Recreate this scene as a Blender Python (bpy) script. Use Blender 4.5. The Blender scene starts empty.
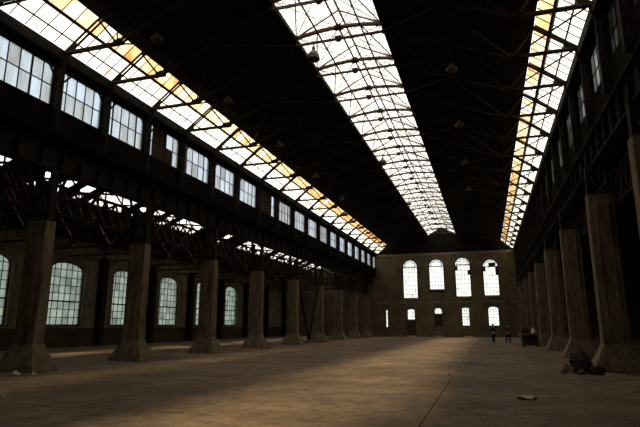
import bpy, bmesh, math, random
from mathutils import Vector, Matrix
random.seed(7)
S = bpy.context.scene
COL = S.collection

# ------------------------------------------------------------------ camera, world, exposure
FPX = 519.0
VPX, VPY = 488.0, 325.0
PITCH = math.atan2(VPY - 213.5, FPX)
YAW = math.atan2(VPX - 320.0, math.hypot(FPX, VPY - 213.5))
EYE = 1.65
cd = bpy.data.cameras.new('camera'); cam = bpy.data.objects.new('camera', cd); COL.objects.link(cam)
cd.sensor_width = 36.0; cd.lens = FPX / 640.0 * 36.0; cd.clip_end = 1000
cam.location = (0, 0, EYE); cam.rotation_euler = (math.pi / 2 + PITCH, 0, YAW)
S.camera = cam
W = bpy.data.worlds.new('overcast_sky'); S.world = W; W.use_nodes = True
bg = W.node_tree.nodes['Background']; bg.inputs[0].default_value = (0.90, 0.985, 1.04, 1); bg.inputs[1].default_value = 2.15
sd = bpy.data.lights.new('sun', 'SUN'); sun = bpy.data.objects.new('sun', sd); COL.objects.link(sun)
sd.energy = 9.0; sd.angle = math.radians(9); sd.color = (1.0, 0.80, 0.52)
sun.rotation_euler = Vector((-0.12, 0.38, 1.0)).to_track_quat('Z', 'Y').to_euler()
S.view_settings.view_transform = 'Standard'; S.view_settings.look = 'None'
S.view_settings.exposure = 0.0; S.view_settings.gamma = 1.0; S.view_settings.use_curve_mapping = False
S.cycles.use_denoising = True
S.cycles.max_bounces = 8; S.cycles.diffuse_bounces = 4; S.cycles.transparent_max_bounces = 16
S.cycles.sample_clamp_indirect = 4.0

# ------------------------------------------------------------------ materials
def nodes(name):
    m = bpy.data.materials.new(name); m.use_nodes = True
    t = m.node_tree; t.nodes.clear()
    o = t.nodes.new('ShaderNodeOutputMaterial')
    return m, t, o
def N(t, kind, **kw):
    n = t.nodes.new('ShaderNode' + kind)
    for k, v in kw.items():
        if k in n.inputs: n.inputs[k].default_value = v
        else: setattr(n, k, v)
    return n
def ramp(t, fac, stops):
    r = t.nodes.new('ShaderNodeValToRGB'); el = r.color_ramp.elements
    while len(el) < len(stops): el.new(0.5)
    for e, (p, c) in zip(el, stops): e.position = p; e.color = (*c, 1)
    t.links.new(fac, r.inputs[0]); return r.outputs[0]
def surf(name, c0, c1, scale=2.0, grime=None, rough=0.85, bump=0.3, bscale=20.0, metal=0.0, stretch=(1, 1, 1), third=None, spec=0.3):
    m, t, o = nodes(name)
    tc = N(t, 'TexCoord'); mp = N(t, 'Mapping'); mp.inputs['Scale'].default_value = stretch
    t.links.new(tc.outputs['Object'], mp.inputs[0])
    n1 = N(t, 'TexNoise', Scale=scale, Detail=8.0, Roughness=0.65); t.links.new(mp.outputs[0], n1.inputs['Vector'])
    st = [(0.32, c0), (0.68, c1)] if third is None else [(0.3, c0), (0.52, c1), (0.72, third)]
    col = ramp(t, n1.outputs[0], st)
    if grime:
        for sc, lo, hi in grime:
            n3 = N(t, 'TexNoise', Scale=sc, Detail=10.0, Roughness=0.75); t.links.new(mp.outputs[0], n3.inputs['Vector'])
            g3 = ramp(t, n3.outputs[0], [(0.36, (lo, lo, lo)), (0.6, (hi, hi, hi))])
            mx = N(t, 'MixRGB', blend_type='MULTIPLY'); mx.inputs[0].default_value = 1
            t.links.new(col, mx.inputs[1]); t.links.new(g3, mx.inputs[2]); col = mx.outputs[0]
    b = N(t, 'BsdfPrincipled', Roughness=rough, Metallic=metal); b.inputs['Specular IOR Level'].default_value = spec
    t.links.new(col, b.inputs['Base Color'])
    if bump:
        n2 = N(t, 'TexNoise', Scale=bscale, Detail=6.0); t.links.new(mp.outputs[0], n2.inputs['Vector'])
        bm_ = N(t, 'Bump', Strength=bump, Distance=0.03); t.links.new(n2.outputs[0], bm_.inputs['Height'])
        t.links.new(bm_.outputs[0], b.inputs['Normal'])
    t.links.new(b.outputs[0], o.inputs[0]); return m
def brick(name, c0, c1, mortar, rot=(0, 0, 0), scale=1.0):
    m, t, o = nodes(name)
    tc = N(t, 'TexCoord'); mp = N(t, 'Mapping'); mp.inputs['Rotation'].default_value = rot
    t.links.new(tc.outputs['Object'], mp.inputs[0])
    br = N(t, 'TexBrick', Scale=scale); br.inputs['Color1'].default_value = (*c0, 1); br.inputs['Color2'].default_value = (*c1, 1)
    br.inputs['Mortar'].default_value = (*mortar, 1); br.inputs['Brick Width'].default_value = 0.26; br.inputs['Row Height'].default_value = 0.085
    br.inputs['Mortar Size'].default_value = 0.008
    t.links.new(mp.outputs[0], br.inputs[0])
    n1 = N(t, 'TexNoise', Scale=0.6, Detail=8.0, Roughness=0.7); t.links.new(tc.outputs['Object'], n1.inputs['Vector'])
    dirt = ramp(t, n1.outputs[0], [(0.3, (0.45, 0.42, 0.38)), (0.7, (1.1, 1.05, 0.95))])
    mx = N(t, 'MixRGB', blend_type='MULTIPLY'); mx.inputs[0].default_value = 1
    t.links.new(br.outputs[0], mx.inputs[1]); t.links.new(dirt, mx.inputs[2])
    b = N(t, 'BsdfPrincipled', Roughness=0.9); b.inputs['Specular IOR Level'].default_value = 0.2
    t.links.new(mx.outputs[0], b.inputs['Base Color'])
    bp = N(t, 'Bump', Strength=0.5, Distance=0.02); t.links.new(br.outputs['Fac'], bp.inputs['Height']); bp.invert = True
    t.links.new(bp.outputs[0], b.inputs['Normal'])
    t.links.new(b.outputs[0], o.inputs[0]); return m
def glass(name, stops, scale=0.8, per_object=0.4, frosted=0.2, stretch=(1, 1, 1)):
    """dirty factory glass: tint comes from grime noise plus a per pane random shift"""
    m, t, o = nodes(name)
    tc = N(t, 'TexCoord'); mp = N(t, 'Mapping'); mp.inputs['Scale'].default_value = stretch
    geo = N(t, 'NewGeometry'); t.links.new(geo.outputs['Position'], mp.inputs[0])
    n1 = N(t, 'TexNoise', Scale=scale, Detail=7.0, Roughness=0.7); t.links.new(mp.outputs[0], n1.inputs['Vector'])
    oi = N(t, 'ObjectInfo')
    a = N(t, 'Math', operation='MULTIPLY_ADD'); a.inputs[1].default_value = per_object; a.inputs[2].default_value = -per_object / 2
    t.links.new(oi.outputs['Random'], a.inputs[0])
    s = N(t, 'Math', operation='ADD'); t.links.new(n1.outputs[0], s.inputs[0]); t.links.new(a.outputs[0], s.inputs[1])
    col = ramp(t, s.outputs[0], stops)
    tr = N(t, 'BsdfTransparent'); tl = N(t, 'BsdfTranslucent')
    t.links.new(col, tr.inputs[0]); t.links.new(col, tl.inputs[0])
    mx = N(t, 'MixShader'); mx.inputs[0].default_value = frosted
    t.links.new(tr.outputs[0], mx.inputs[1]); t.links.new(tl.outputs[0], mx.inputs[2])
    t.links.new(mx.outputs[0], o.inputs[0]); return m

M = {}
M['floor'] = surf('worn_concrete_floor', (0.075, 0.050, 0.028), (0.19, 0.130, 0.074), scale=0.35, rough=0.75, bump=0.6, bscale=5, third=(0.27, 0.19, 0.115), grime=[(2.2, 0.5, 1.15), (0.12, 0.68, 1.15), (14.0, 0.65, 1.15)])
M['floor_gap'] = surf('joint_dirt', (0.02, 0.016, 0.01), (0.05, 0.04, 0.028), scale=3)
M['steel'] = surf('sooty_steel', (0.008, 0.007, 0.006), (0.022, 0.017, 0.013), scale=3, rough=0.8, bump=0.15, metal=0.0, third=(0.045, 0.024, 0.015), spec=0.12)
M['rusty'] = surf('rusty_steel', (0.05, 0.025, 0.016), (0.11, 0.05, 0.03), scale=4, rough=0.85, bump=0.15)
M['deck'] = surf('sooty_roof_boards', (0.016, 0.014, 0.010), (0.032, 0.028, 0.020), scale=1.2, rough=0.9, bump=0.5, bscale=8, stretch=(1, 6, 1), spec=0.05)
M['concrete'] = surf('stained_concrete', (0.068, 0.054, 0.035), (0.19, 0.15, 0.095), scale=1.3, rough=0.9, bump=0.4, bscale=9, stretch=(2.4, 2.4, 0.5), third=(0.20, 0.15, 0.095), grime=[(3.0, 0.55, 1.1)])
M['plaster'] = surf('grimy_plaster', (0.11, 0.097, 0.064), (0.25, 0.22, 0.15), scale=0.7, rough=0.95, bump=0.3, bscale=5, third=(0.28, 0.24, 0.165))
M['soot_and_shade'] = surf('soot_and_shade_black', (0.006, 0.005, 0.004), (0.016, 0.013, 0.009), scale=0.7, rough=0.95, bump=0.3, bscale=5, spec=0.03)  # sooty walls, also the panel that darkens the gable top as shade
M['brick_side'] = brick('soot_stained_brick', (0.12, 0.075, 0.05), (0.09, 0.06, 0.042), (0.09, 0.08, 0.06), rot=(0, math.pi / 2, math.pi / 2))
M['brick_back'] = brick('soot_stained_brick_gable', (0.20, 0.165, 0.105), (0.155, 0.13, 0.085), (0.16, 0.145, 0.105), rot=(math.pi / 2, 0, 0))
M['trim'] = surf('plaster_band', (0.11, 0.092, 0.06), (0.24, 0.20, 0.14), scale=1.5)
M['lamp'] = surf('grey_enamel', (0.05, 0.036, 0.026), (0.10, 0.07, 0.05), scale=5, rough=0.5, bump=0.05)
M['lamp_in'] = surf('reflector_enamel', (0.16, 0.11, 0.08), (0.22, 0.15, 0.11), scale=5, rough=0.4, bump=0)
M['wood'] = surf('dark_old_wood', (0.03, 0.02, 0.012), (0.07, 0.048, 0.03), scale=3, stretch=(1, 1, 0.2))
M['ground'] = surf('outside_ground', (0.10, 0.13, 0.06), (0.22, 0.21, 0.15), scale=0.2, bump=0)
M['stone'] = surf('pale_stone_and_light_streak', (0.45, 0.42, 0.36), (0.62, 0.58, 0.5), scale=3)  # rubble stone, also the slabs that imitate light streaks
M['skin'] = surf('skin', (0.42, 0.25, 0.18), (0.5, 0.31, 0.23), scale=6, bump=0, rough=0.6)
M['black_cloth'] = surf('black_cloth', (0.012, 0.012, 0.014), (0.03, 0.03, 0.034), scale=12, bump=0.2)
M['plum_cloth'] = surf('plum_cloth', (0.10, 0.025, 0.045), (0.16, 0.04, 0.065), scale=12, bump=0.2)
M['jeans'] = surf('dark_denim', (0.012, 0.014, 0.02), (0.03, 0.035, 0.05), scale=14, bump=0.2)
M['hair'] = surf('dark_hair', (0.012, 0.009, 0.007), (0.03, 0.02, 0.014), scale=20, bump=0.3)
M['tarp'] = surf('black_plastic_sheet', (0.010, 0.009, 0.007), (0.028, 0.023, 0.017), scale=4, rough=0.7, bump=0.5, bscale=7)
M['sack'] = surf('brown_sacking', (0.09, 0.05, 0.042), (0.17, 0.10, 0.085), scale=6, bump=0.4, bscale=12)
M['white_bag'] = surf('white_plastic_bag', (0.6, 0.58, 0.54), (0.8, 0.78, 0.74), scale=5, rough=0.5)
M['paper'] = surf('dirty_paper', (0.5, 0.42, 0.31), (0.7, 0.61, 0.47), scale=4)
white_dirty = [(0.25, (0.52, 0.47, 0.40)), (0.42, (0.78, 0.76, 0.72)), (0.6, (0.82, 0.81, 0.78))]
M['g_white'] = glass('clear_dirty_glass', white_dirty, scale=1.2, per_object=0.12)
M['g_orange'] = glass('rust_stained_glass', [(0.26, (0.58, 0.39, 0.22)), (0.40, (0.74, 0.58, 0.40)), (0.54, (0.80, 0.67, 0.49)), (0.68, (0.84, 0.79, 0.70))], scale=0.9, per_object=0.3, frosted=0.5)
M['g_clere'] = glass('milky_ribbed_glass', [(0.25, (0.50, 0.48, 0.45)), (0.42, (0.60, 0.60, 0.59)), (0.58, (0.66, 0.68, 0.70)), (0.75, (0.71, 0.74, 0.77))], scale=1.6, per_object=0.35, frosted=0.3, stretch=(1, 3, 0.4))
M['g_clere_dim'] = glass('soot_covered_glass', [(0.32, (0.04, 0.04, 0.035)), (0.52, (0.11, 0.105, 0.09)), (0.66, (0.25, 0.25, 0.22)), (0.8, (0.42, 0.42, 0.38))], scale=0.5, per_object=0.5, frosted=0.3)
M['g_wall'] = glass('grey_green_wired_glass', [(0.28, (0.29, 0.31, 0.285)), (0.45, (0.39, 0.41, 0.38)), (0.6, (0.45, 0.47, 0.435)), (0.78, (0.47, 0.48, 0.35))], scale=0.7, per_object=0.3)
M['g_back'] = glass('bright_gable_glass', [(0.25, (0.5, 0.46, 0.40)), (0.42, (0.76, 0.74, 0.70)), (0.6, (0.85, 0.84, 0.81))], scale=1.6, per_object=0.05, frosted=0.15)

# ------------------------------------------------------------------ helpers
def V(*a): return Vector(a)
class MB:
    def __init__(s): s.v = []; s.f = []
    def add(s, vs, fs):
        o = len(s.v); s.v += [Vector(v) for v in vs]; s.f += [tuple(i + o for i in f) for f in fs]; return s
    def box(s, x0, x1, y0, y1, z0, z1):
        vs = [(x0, y0, z0), (x1, y0, z0), (x1, y1, z0), (x0, y1, z0), (x0, y0, z1), (x1, y0, z1), (x1, y1, z1), (x0, y1, z1)]
        return s.add(vs, HEX)
    def beam(s, p0, p1, w, h, up=(0, 0, 1), off=(0, 0, 0)):
        p0, p1, up, off = Vector(p0), Vector(p1), Vector(up), Vector(off)
        d = (p1 - p0).normalized(); a = d.cross(up)
        if a.length < 1e-4: a = d.cross(Vector((1, 0, 0)))
        a.normalize(); b = a.cross(d).normalized()
        vs = []
        for p in (p0, p1):
            p = p + off
            vs += [p - a * w / 2 - b * h / 2, p + a * w / 2 - b * h / 2, p + a * w / 2 + b * h / 2, p - a * w / 2 + b * h / 2]
        return s.add([vs[i] for i in (0, 1, 2, 3, 4, 5, 6, 7)], HEX)
    def rod(s, p0, p1, r, n=6):
        p0, p1 = Vector(p0), Vector(p1); d = (p1 - p0).normalized(); a = d.orthogonal().normalized(); b = d.cross(a)
        vs = [p + (a * math.cos(2 * math.pi * k / n) + b * math.sin(2 * math.pi * k / n)) * r for p in (p0, p1) for k in range(n)]
        fs = [(k, (k + 1) % n, n + (k + 1) % n, n + k) for k in range(n)] + [tuple(range(n))[::-1], tuple(range(n, 2 * n))]
        return s.add(vs, fs)
    def frustum(s, c, a0, b0, z0, a1, b1, z1, cham=0.0):
        def ring(a, b, z):
            k = cham
            return [(c[0] - a + k, c[1] - b, z), (c[0] + a - k, c[1] - b, z), (c[0] + a, c[1] - b + k, z), (c[0] + a, c[1] + b - k, z),
                    (c[0] + a - k, c[1] + b, z), (c[0] - a + k, c[1] + b, z), (c[0] - a, c[1] + b - k, z), (c[0] - a, c[1] - b + k, z)]
        vs = ring(a0, b0, z0) + ring(a1, b1, z1)
        return s.add(vs, [(k, (k + 1) % 8, 8 + (k + 1) % 8, 8 + k) for k in range(8)] + [tuple(range(8))[::-1], tuple(range(8, 16))])
    def lathe(s, c, prof, n=16):
        o = len(s.v); vs = []
        for r, z in prof:
            vs += [(c[0] + r * math.cos(2 * math.pi * k / n), c[1] + r * math.sin(2 * math.pi * k / n), c[2] + z) for k in range(n)]
        fs = [(i * n + k, i * n + (k + 1) % n, (i + 1) * n + (k + 1) % n, (i + 1) * n + k) for i in range(len(prof) - 1) for k in range(n)]
        return s.add(vs, fs)
    def plate(s, pts, nrm, th):
        nrm = Vector(nrm).normalized() * th / 2; n = len(pts); pts = [Vector(p) for p in pts]
        vs = [p - nrm for p in pts] + [p + nrm for p in pts]
        return s.add(vs, [tuple(range(n))[::-1], tuple(range(n, 2 * n))] + [(k, (k + 1) % n, n + (k + 1) % n, n + k) for k in range(n)])
    def mesh(s, name, mat, org):
        me = bpy.data.meshes.new(name); me.from_pydata([tuple(v - org) for v in s.v], [], s.f); me.update()
        b = bmesh.new(); b.from_mesh(me); bmesh.ops.recalc_face_normals(b, faces=b.faces); b.to_mesh(me); b.free()
        me.materials.append(M[mat] if isinstance(mat, str) else mat); return me
    def cen(s):
        xs = [v.x for v in s.v]; ys = [v.y for v in s.v]; zs = [v.z for v in s.v]
        return Vector(((min(xs) + max(xs)) / 2, (min(ys) + max(ys)) / 2, (min(zs) + max(zs)) / 2))
    def build(s, name, mat, parent=None, smooth=False, base=False):
        o = s.cen()
        if base: o.z = min(v.z for v in s.v)
        me = s.mesh(name, mat, o)
        if smooth:
            for p in me.polygons: p.use_smooth = True
        return link(name, me, o, parent)
HEX = [(3, 2, 1, 0), (4, 5, 6, 7), (0, 1, 5, 4), (1, 2, 6, 5), (2, 3, 7, 6), (3, 0, 4, 7)]
def wpos(o):
    p = o.location.copy()
    while o.parent: o = o.parent; p += o.location
    return p
def link(name, me, pos, parent=None):
    o = bpy.data.objects.new(name, me); COL.objects.link(o)
    if parent is not None: o.parent = parent; o.location = Vector(pos) - wpos(parent)
    else: o.location = pos
    return o
def tag(o, label=None, cat=None, group=None, kind=None):
    if label: o['label'] = label
    if cat: o['category'] = cat
    if group: o['group'] = group
    if kind: o['kind'] = kind
    return o
def empty(name, pos, label=None, cat=None, group=None, kind=None):
    o = bpy.data.objects.new(name, None); COL.objects.link(o); o.location = pos; o.empty_display_size = 0.2
    return tag(o, label, cat, group, kind)
ORD = 'first second third fourth fifth sixth seventh eighth ninth tenth eleventh twelfth thirteenth fourteenth fifteenth sixteenth seventeenth eighteenth nineteenth twentieth'.split()
ORD += ['twenty-' + w for w in ORD[:9]]

# ------------------------------------------------------------------ dimensions of the hall
XC = -5.7                       # centre line of the nave
YB, YF = 78.0, -3.0            # far and near end walls
A_E, Z_E = 9.72, 12.38          # lower edge of the side skylights (offset from centre, height)
A_U, Z_U = 8.26, 13.58          # upper edge of the side skylights
A_L, Z_L = 2.05, 14.85          # edge of the ridge skylight
Z_R = 16.0                      # glass ridge
A_W = 10.02                       # clerestory wall plane
FR = [15.05, 17.8, 20.8, 24.0, 27.35, 30.8, 34.35, 37.95]
while FR[-1] + 3.6 < YB - 0.5: FR.append(FR[-1] + 3.66)
FR = [8.3, 11.7] + FR
Y_S = 6.6                       # end of the closed roof added over the first bays to block light
ALLF = [Y_S] + FR + [YB]      # glazing starts past the added closed roof
COLL = [15.75, 21.9, 28.9, 36.1, 43.9, 51.3, 58.8, 66.2, 73.6]
COLR = [15.3, 22.05, 30.0, 38.2, 46.3, 53.8, 61.2, 68.0, 74.4]
XCL, XCR = -16.4, 4.45
AX = 31.0                       # outer wall of left aisle at X = -31
XRW = 18.6                      # outer wall of right aisle

# ------------------------------------------------------------------ ground, floor
g = MB().box(-140, 140, -90, 220, -0.9, -0.6).build('ground', 'ground'); tag(g, 'bare ground outside the hall seen through the windows', 'ground', kind='structure')
fl = MB().box(-AX - 0.6, XRW + 0.6, YF - 0.6, YB + 0.6, -0.5, -0.025).build('floor', 'floor_gap'); tag(fl, 'worn brown concrete hall floor laid in large slabs', 'floor', kind='structure')
xj = [-AX - 0.6 + 0.1, -26.0, -21.0, -15.2, -11.7, -8.2, -4.7, -1.2, 2.3, 6.0, 12.0, XRW + 0.5]
yj = [YF - 0.5, 3.2, 9.2, 15.2, 21.2, 27.2, 33.2, 39.2, 45.2, 51.2, 57.2, 63.2, 69.2, YB + 0.5]
cache = {}
for i in range(len(xj) - 1):
    for j in range(len(yj) - 1):
        w, d = xj[i + 1] - xj[i] - 0.010, yj[j + 1] - yj[j] - 0.010
        key = (round(w, 3), round(d, 3))
        if key not in cache:
            mb = MB(); mb.frustum((0, 0), w / 2, d / 2, -0.05, w / 2, d / 2, -0.012, 0.02); mb.frustum((0, 0), w / 2, d / 2, -0.012, w / 2 - 0.006, d / 2 - 0.006, 0.0, 0.02)
            cache[key] = mb.mesh('slab', 'floor', Vector((0, 0, 0)))
        link('slab', cache[key], ((xj[i] + xj[i + 1]) / 2, (yj[j] + yj[j + 1]) / 2, 0), fl)

# slab meshes share object-space texture: use world position instead
def world_coords(m):
    t = m.node_tree
    for n in list(t.nodes):
        if n.type == 'TEX_COORD':
            geo = t.nodes.new('ShaderNodeNewGeometry')
            for l in list(t.links):
                if l.from_node == n: t.links.new(geo.outputs['Position'], l.to_socket)
for k in ('floor', 'concrete', 'steel', 'rusty', 'plaster', 'brick_side', 'brick_back', 'trim', 'deck', 'ground'): world_coords(M[k])

# ------------------------------------------------------------------ walls with openings
def arch_top(op, u):
    uc, w, sill, spring, rise = op
    k = max(-1.0, min(1.0, (u - uc) / (w / 2)))
    return spring + rise * math.sqrt(max(0.0, 1 - k * k)) if rise > 0 else spring
def wall_mb(u0, u1, zb, ztop, openings, mapf, breaks=(), th=0.5):
    us = {u0, u1, *breaks}
    for uc, w, *_ in openings:
        for k in range(13): us.add(uc - w / 2 * math.cos(math.pi * k / 12))
    us = sorted(u for u in us if u0 - 1e-6 <= u <= u1 + 1e-6)
    mb = MB()
    for a, b in zip(us, us[1:]):
        if b - a < 1e-5: continue
        mid = (a + b) / 2
        ops = sorted([o for o in openings if abs(mid - o[0]) < o[1] / 2], key=lambda o: o[2])
        lo = (zb, zb)
        segs = []
        for o in ops:
            segs.append((lo, (o[2], o[2]))); lo = (arch_top(o, a), arch_top(o, b))
        segs.append((lo, (ztop(a), ztop(b))))
        for (l0, l1), (h0, h1) in segs:
            if h0 - l0 < 1e-4 and h1 - l1 < 1e-4: continue
            vs = [mapf(a, l0, 0), mapf(b, l1, 0), mapf(b, l1, th), mapf(a, l0, th), mapf(a, h0, 0), mapf(b, h1, 0), mapf(b, h1, th), mapf(a, h0, th)]
            mb.add(vs, HEX)
    return mb
WN = [0]
def window(op, mapf, cols, rows, gmat, label, depth=0.25, ring=False, single=True, bar=0.035, heavy=None, frame=0.09, barmat='steel', shutter=None):
    """arched or straight window: frame, glazing bars and panes; mapf maps (u, z, depth)"""
    WN[0] += 1
    uc, w, sill, spring, rise = op
    root = empty('window_%d' % WN[0], mapf(uc, sill, depth), label, 'window', kind='structure')
    # frame
    fr = MB(); n = 12
    fr.beam(mapf(uc - w / 2, sill + frame / 2, depth), mapf(uc + w / 2, sill + frame / 2, depth), 0.1, frame)
    for sgn in (-1, 1):
        fr.beam(mapf(uc + sgn * (w / 2 - frame / 2), sill, depth), mapf(uc + sgn * (w / 2 - frame / 2), spring, depth), frame, 0.1, up=mapf(uc, sill, depth + 1) - mapf(uc, sill, depth))
    if rise > 0:
        pts = [(uc - (w / 2 - frame / 2) * math.cos(math.pi * k / n), spring + (rise - frame / 2) * math.sin(math.pi * k / n)) for k in range(n + 1)]
    else: pts = [(uc - w / 2, spring - frame / 2), (uc + w / 2, spring - frame / 2)]
    for p, q in zip(pts, pts[1:]): fr.beam(mapf(*p, depth), mapf(*q, depth), 0.1, frame)
    fr.build('frame', barmat, root)
    if ring:
        rb = MB(); pts = [(uc - w * .37 * math.cos(math.pi * k / n), spring + rise * .74 * math.sin(math.pi * k / n)) for k in range(n + 1)]
        for p, q in zip(pts, pts[1:]): rb.beam(mapf(*p, depth), mapf(*q, depth), 0.06, 0.07)
        rb.beam(mapf(uc - w / 2, spring, depth), mapf(uc + w / 2, spring, depth), 0.08, 0.12); rb.build('arch_bar', barmat, root)
    # bars
    us = [uc - w / 2 + w * k / cols for k in range(cols + 1)]
    H = spring + rise - sill
    zs = [sill + H * k / rows for k in range(rows + 1)]
    br = MB()
    for k, u in enumerate(us[1:-1], 1):
        t = arch_top(op, u); wd = bar * (2.2 if heavy and ('c', k) in heavy else 1)
        br.beam(mapf(u, sill, depth), mapf(u, t, depth), wd, 0.04, up=mapf(uc, sill, depth + 1) - mapf(uc, sill, depth))
    for k, z in enumerate(zs[1:-1], 1):
        hw = w / 2
        if z > spring and rise > 0: hw = w / 2 * math.sqrt(max(0.0, 1 - ((z - spring) / rise) ** 2))
        wd = bar * (2.2 if heavy and ('r', k) in heavy else 1)
        br.beam(mapf(uc - hw, z, depth), mapf(uc + hw, z, depth), 0.04, wd)
    br.build('glazing_bars', barmat, root)
    # panes
    joined = MB(); pc = {}
    for i in range(cols):
        a, b = us[i], us[i + 1]
        for j in range(rows):
            z0, z1 = zs[j], zs[j + 1]
            if z1 <= spring + 1e-6 or rise == 0:
                poly = [(a, z0), (b, z0), (b, z1), (a, z1)]
            else:
                top = [(a + (b - a) * k / 4, min(z1, arch_top(op, a + (b - a) * k / 4))) for k in range(5)]
                if max(z for _, z in top) <= z0 + 0.01: continue
                top = [(u, max(z, z0 + 0.002)) for u, z in top]
                poly = [(a, z0), (b, z0)] + top[::-1]
            nrm = mapf(uc, sill, 1) - mapf(uc, sill, 0)
            if shutter and shutter(i, j):
                MB().plate([mapf(u, z, depth) for u, z in poly], nrm, 0.03).build('board', 'wood', root); continue
            if single:
                p = MB().plate([mapf(u, z, depth) for u, z in poly], nrm, 0.008)
                full = len(poly) == 4
                c = p.cen()
                if full:
                    if 'q' not in pc: pc['q'] = p.mesh('pane', gmat, c)
                    link('pane', pc['q'], c, root)
                else: link('pane', p.mesh('pane', gmat, c), c, root)
            else: joined.plate([mapf(u, z, depth) for u, z in poly], nrm, 0.008)
    if joined.v: joined.build('glazing', gmat, root)
    return root

# left aisle outer wall
lw = [(26.0 + 6.93 * k, 3.55, 1.62, 5.85, 0.65) for k in range(6)]
mapL = lambda u, z, d: Vector((-AX - d, u, z))
wl = wall_mb(YF, YB, -0.05, lambda u: 8.3, lw, mapL).build('wall_left', 'plaster')
tag(wl, 'grimy plastered outer wall with tall arched windows behind the left columns', 'wall', kind='structure')
for k, o in enumerate(lw):
    window(o, mapL, 6, 8, 'g_wall', 'tall arched grey-green pane window in the left wall, %s from the near end' % ORD[k], depth=0.3, bar=0.05, heavy={('r', 3)}, frame=0.08)
# plaster surrounds and dado as trims on that wall
tn = [0]
def trim(mb, mat, label):
    tn[0] += 1
    return tag(mb.build('trim_%d' % tn[0], mat), label, 'trim', kind='structure')
for k, o in enumerate(lw):
    mb = MB(); uc, w, sill, spring, rise = o
    pts = [(uc - (w / 2 + 0.22) * math.cos(math.pi * q / 12), spring + (rise + 0.2) * math.sin(math.pi * q / 12)) for q in range(13)]
    for p, q in zip(pts, pts[1:]): mb.beam(mapL(*p, -0.03), mapL(*q, -0.03), 0.08, 0.3)
    for sg in (-1, 1): mb.box(-AX, -AX + 0.07, uc + sg * (w / 2 + 0.22) - 0.17, uc + sg * (w / 2 + 0.22) + 0.17, sill - 0.1, spring)
    mb.box(-AX - 0.2, -AX + 0.16, uc - w / 2 - 0.2, uc + w / 2 + 0.2, sill - 0.12, sill)
    trim(mb, 'trim', 'plaster surround of the arched left-wall window, %s from the near end' % ORD[k])
trim(MB().box(-AX, -AX + 0.09, YF, YB, 0, 1.42), 'brick_side', 'sooty brick dado along the foot of the left wall')
mb = MB().box(-AX, -AX + 0.12, YF, YB, 6.85, 7.15); trim(mb, 'trim', 'plaster band running along the left wall above the windows')
for k in range(9):
    y = 22.53 + 6.93 * k
    st = empty('wall_stanchion', (-AX + 0.32, y, 0), 'dark steel stanchion against the left wall, %s from the near end' % ORD[k], 'post', 'stanchions against the left wall')
    MB().box(-AX + 0.02, -AX + 0.10, y - 0.28, y + 0.28, 0, 7.2).build('flange', 'steel', st)
    MB().box(-AX + 0.52, -AX + 0.60, y - 0.28, y + 0.28, 0, 7.2).build('flange', 'steel', st)
    MB().box(-AX + 0.10, -AX + 0.52, y - 0.05, y + 0.05, 0, 7.2).build('web', 'steel', st)

# far gable wall
sB = YB / 75.0
def prof(u):                                  # roof underside height at X
    a = abs(u - XC)
    if a <= A_L: return Z_R - (Z_R - Z_L) * a / A_L
    if a <= A_U: return Z_L - (Z_L - Z_U) * (a - A_L) / (A_U - A_L)
    if a <= A_E: return Z_U - (Z_U - Z_E) * (a - A_U) / (A_E - A_U)
    if a <= A_W + 0.3: return Z_E
    return 10.3 if u < XC else 9.3
mapB = lambda u, z, d: Vector((u, YB + d, z))
up = []
for c, w_, s_, top in ((-10.22, 2.2, 5.45, 11.25), (-6.5, 2.2, 6.2, 11.25), (-2.91, 2.2, 5.55, 11.35), (0.80, 2.16, 5.65, 10.95)):
    up.append((c * sB, w_ * sB, s_, top - 1.12 * sB + 0.05, 1.1 * sB))
low = [(-10.26 * sB, 1.16, 2.37, 3.75, 0.25), (-6.5 * sB, 1.14, 1.5, 3.75, 0.38), (-2.83 * sB, 1.1, 1.5, 3.95, 0.2), (0.81 * sB, 1.5, 1.5, 3.85, 0.4)]
slot = [(-13.73 * sB, 0.30, 1.35, 3.85, 0)]
sideL = [(-20.5, 2.2, 1.6, 5.2, 0.6), (-26.5, 2.2, 1.6, 5.2, 0.6)]
brk = [XC + s * a for s in (-1, 1) for a in (0.001, A_L, A_U, A_E, A_W + 0.3, A_W + 0.301)]
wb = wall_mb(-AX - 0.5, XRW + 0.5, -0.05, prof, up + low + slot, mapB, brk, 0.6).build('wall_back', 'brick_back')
tag(wb, 'dark brown far end wall with two rows of arched windows', 'wall', kind='structure')
for k, o in enumerate(up):
    window(o, mapB, 5, 9, 'g_back', 'tall round-headed window in upper row of far wall, %s from the left' % ORD[k], single=False, bar=0.035, depth=0.3, frame=0.14, ring=True, shutter=[None, lambda i, j: j == 0, lambda i, j: (i, j) in ((0, 6), (4, 5)), lambda i, j: (i, j) in ((0, 6), (2, 7), (3, 7), (4, 6), (4, 5))][k])
window(low[0], mapB, 3, 3, 'g_back', 'small segment-arched window above the door in far wall, leftmost of lower row', single=False, bar=0.03, depth=0.3)
window(low[1], mapB, 4, 6, 'g_back', 'half boarded-up arched window in lower row of far wall', single=False, bar=0.03, depth=0.3, shutter=lambda i, j: j < 4)
window(low[2], mapB, 3, 6, 'g_back', 'narrow arched window in lower row of far wall, third from left', single=False, bar=0.04, depth=0.3)
window(low[3], mapB, 4, 7, 'g_back', 'widest arched window in lower row of far wall, nearest the two people', single=False, bar=0.03, depth=0.3)
window(slot[0], mapB, 1, 4, 'g_back', 'narrow slit window at far left end of the far wall', single=False, bar=0.03, depth=0.3, frame=0.03)
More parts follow.
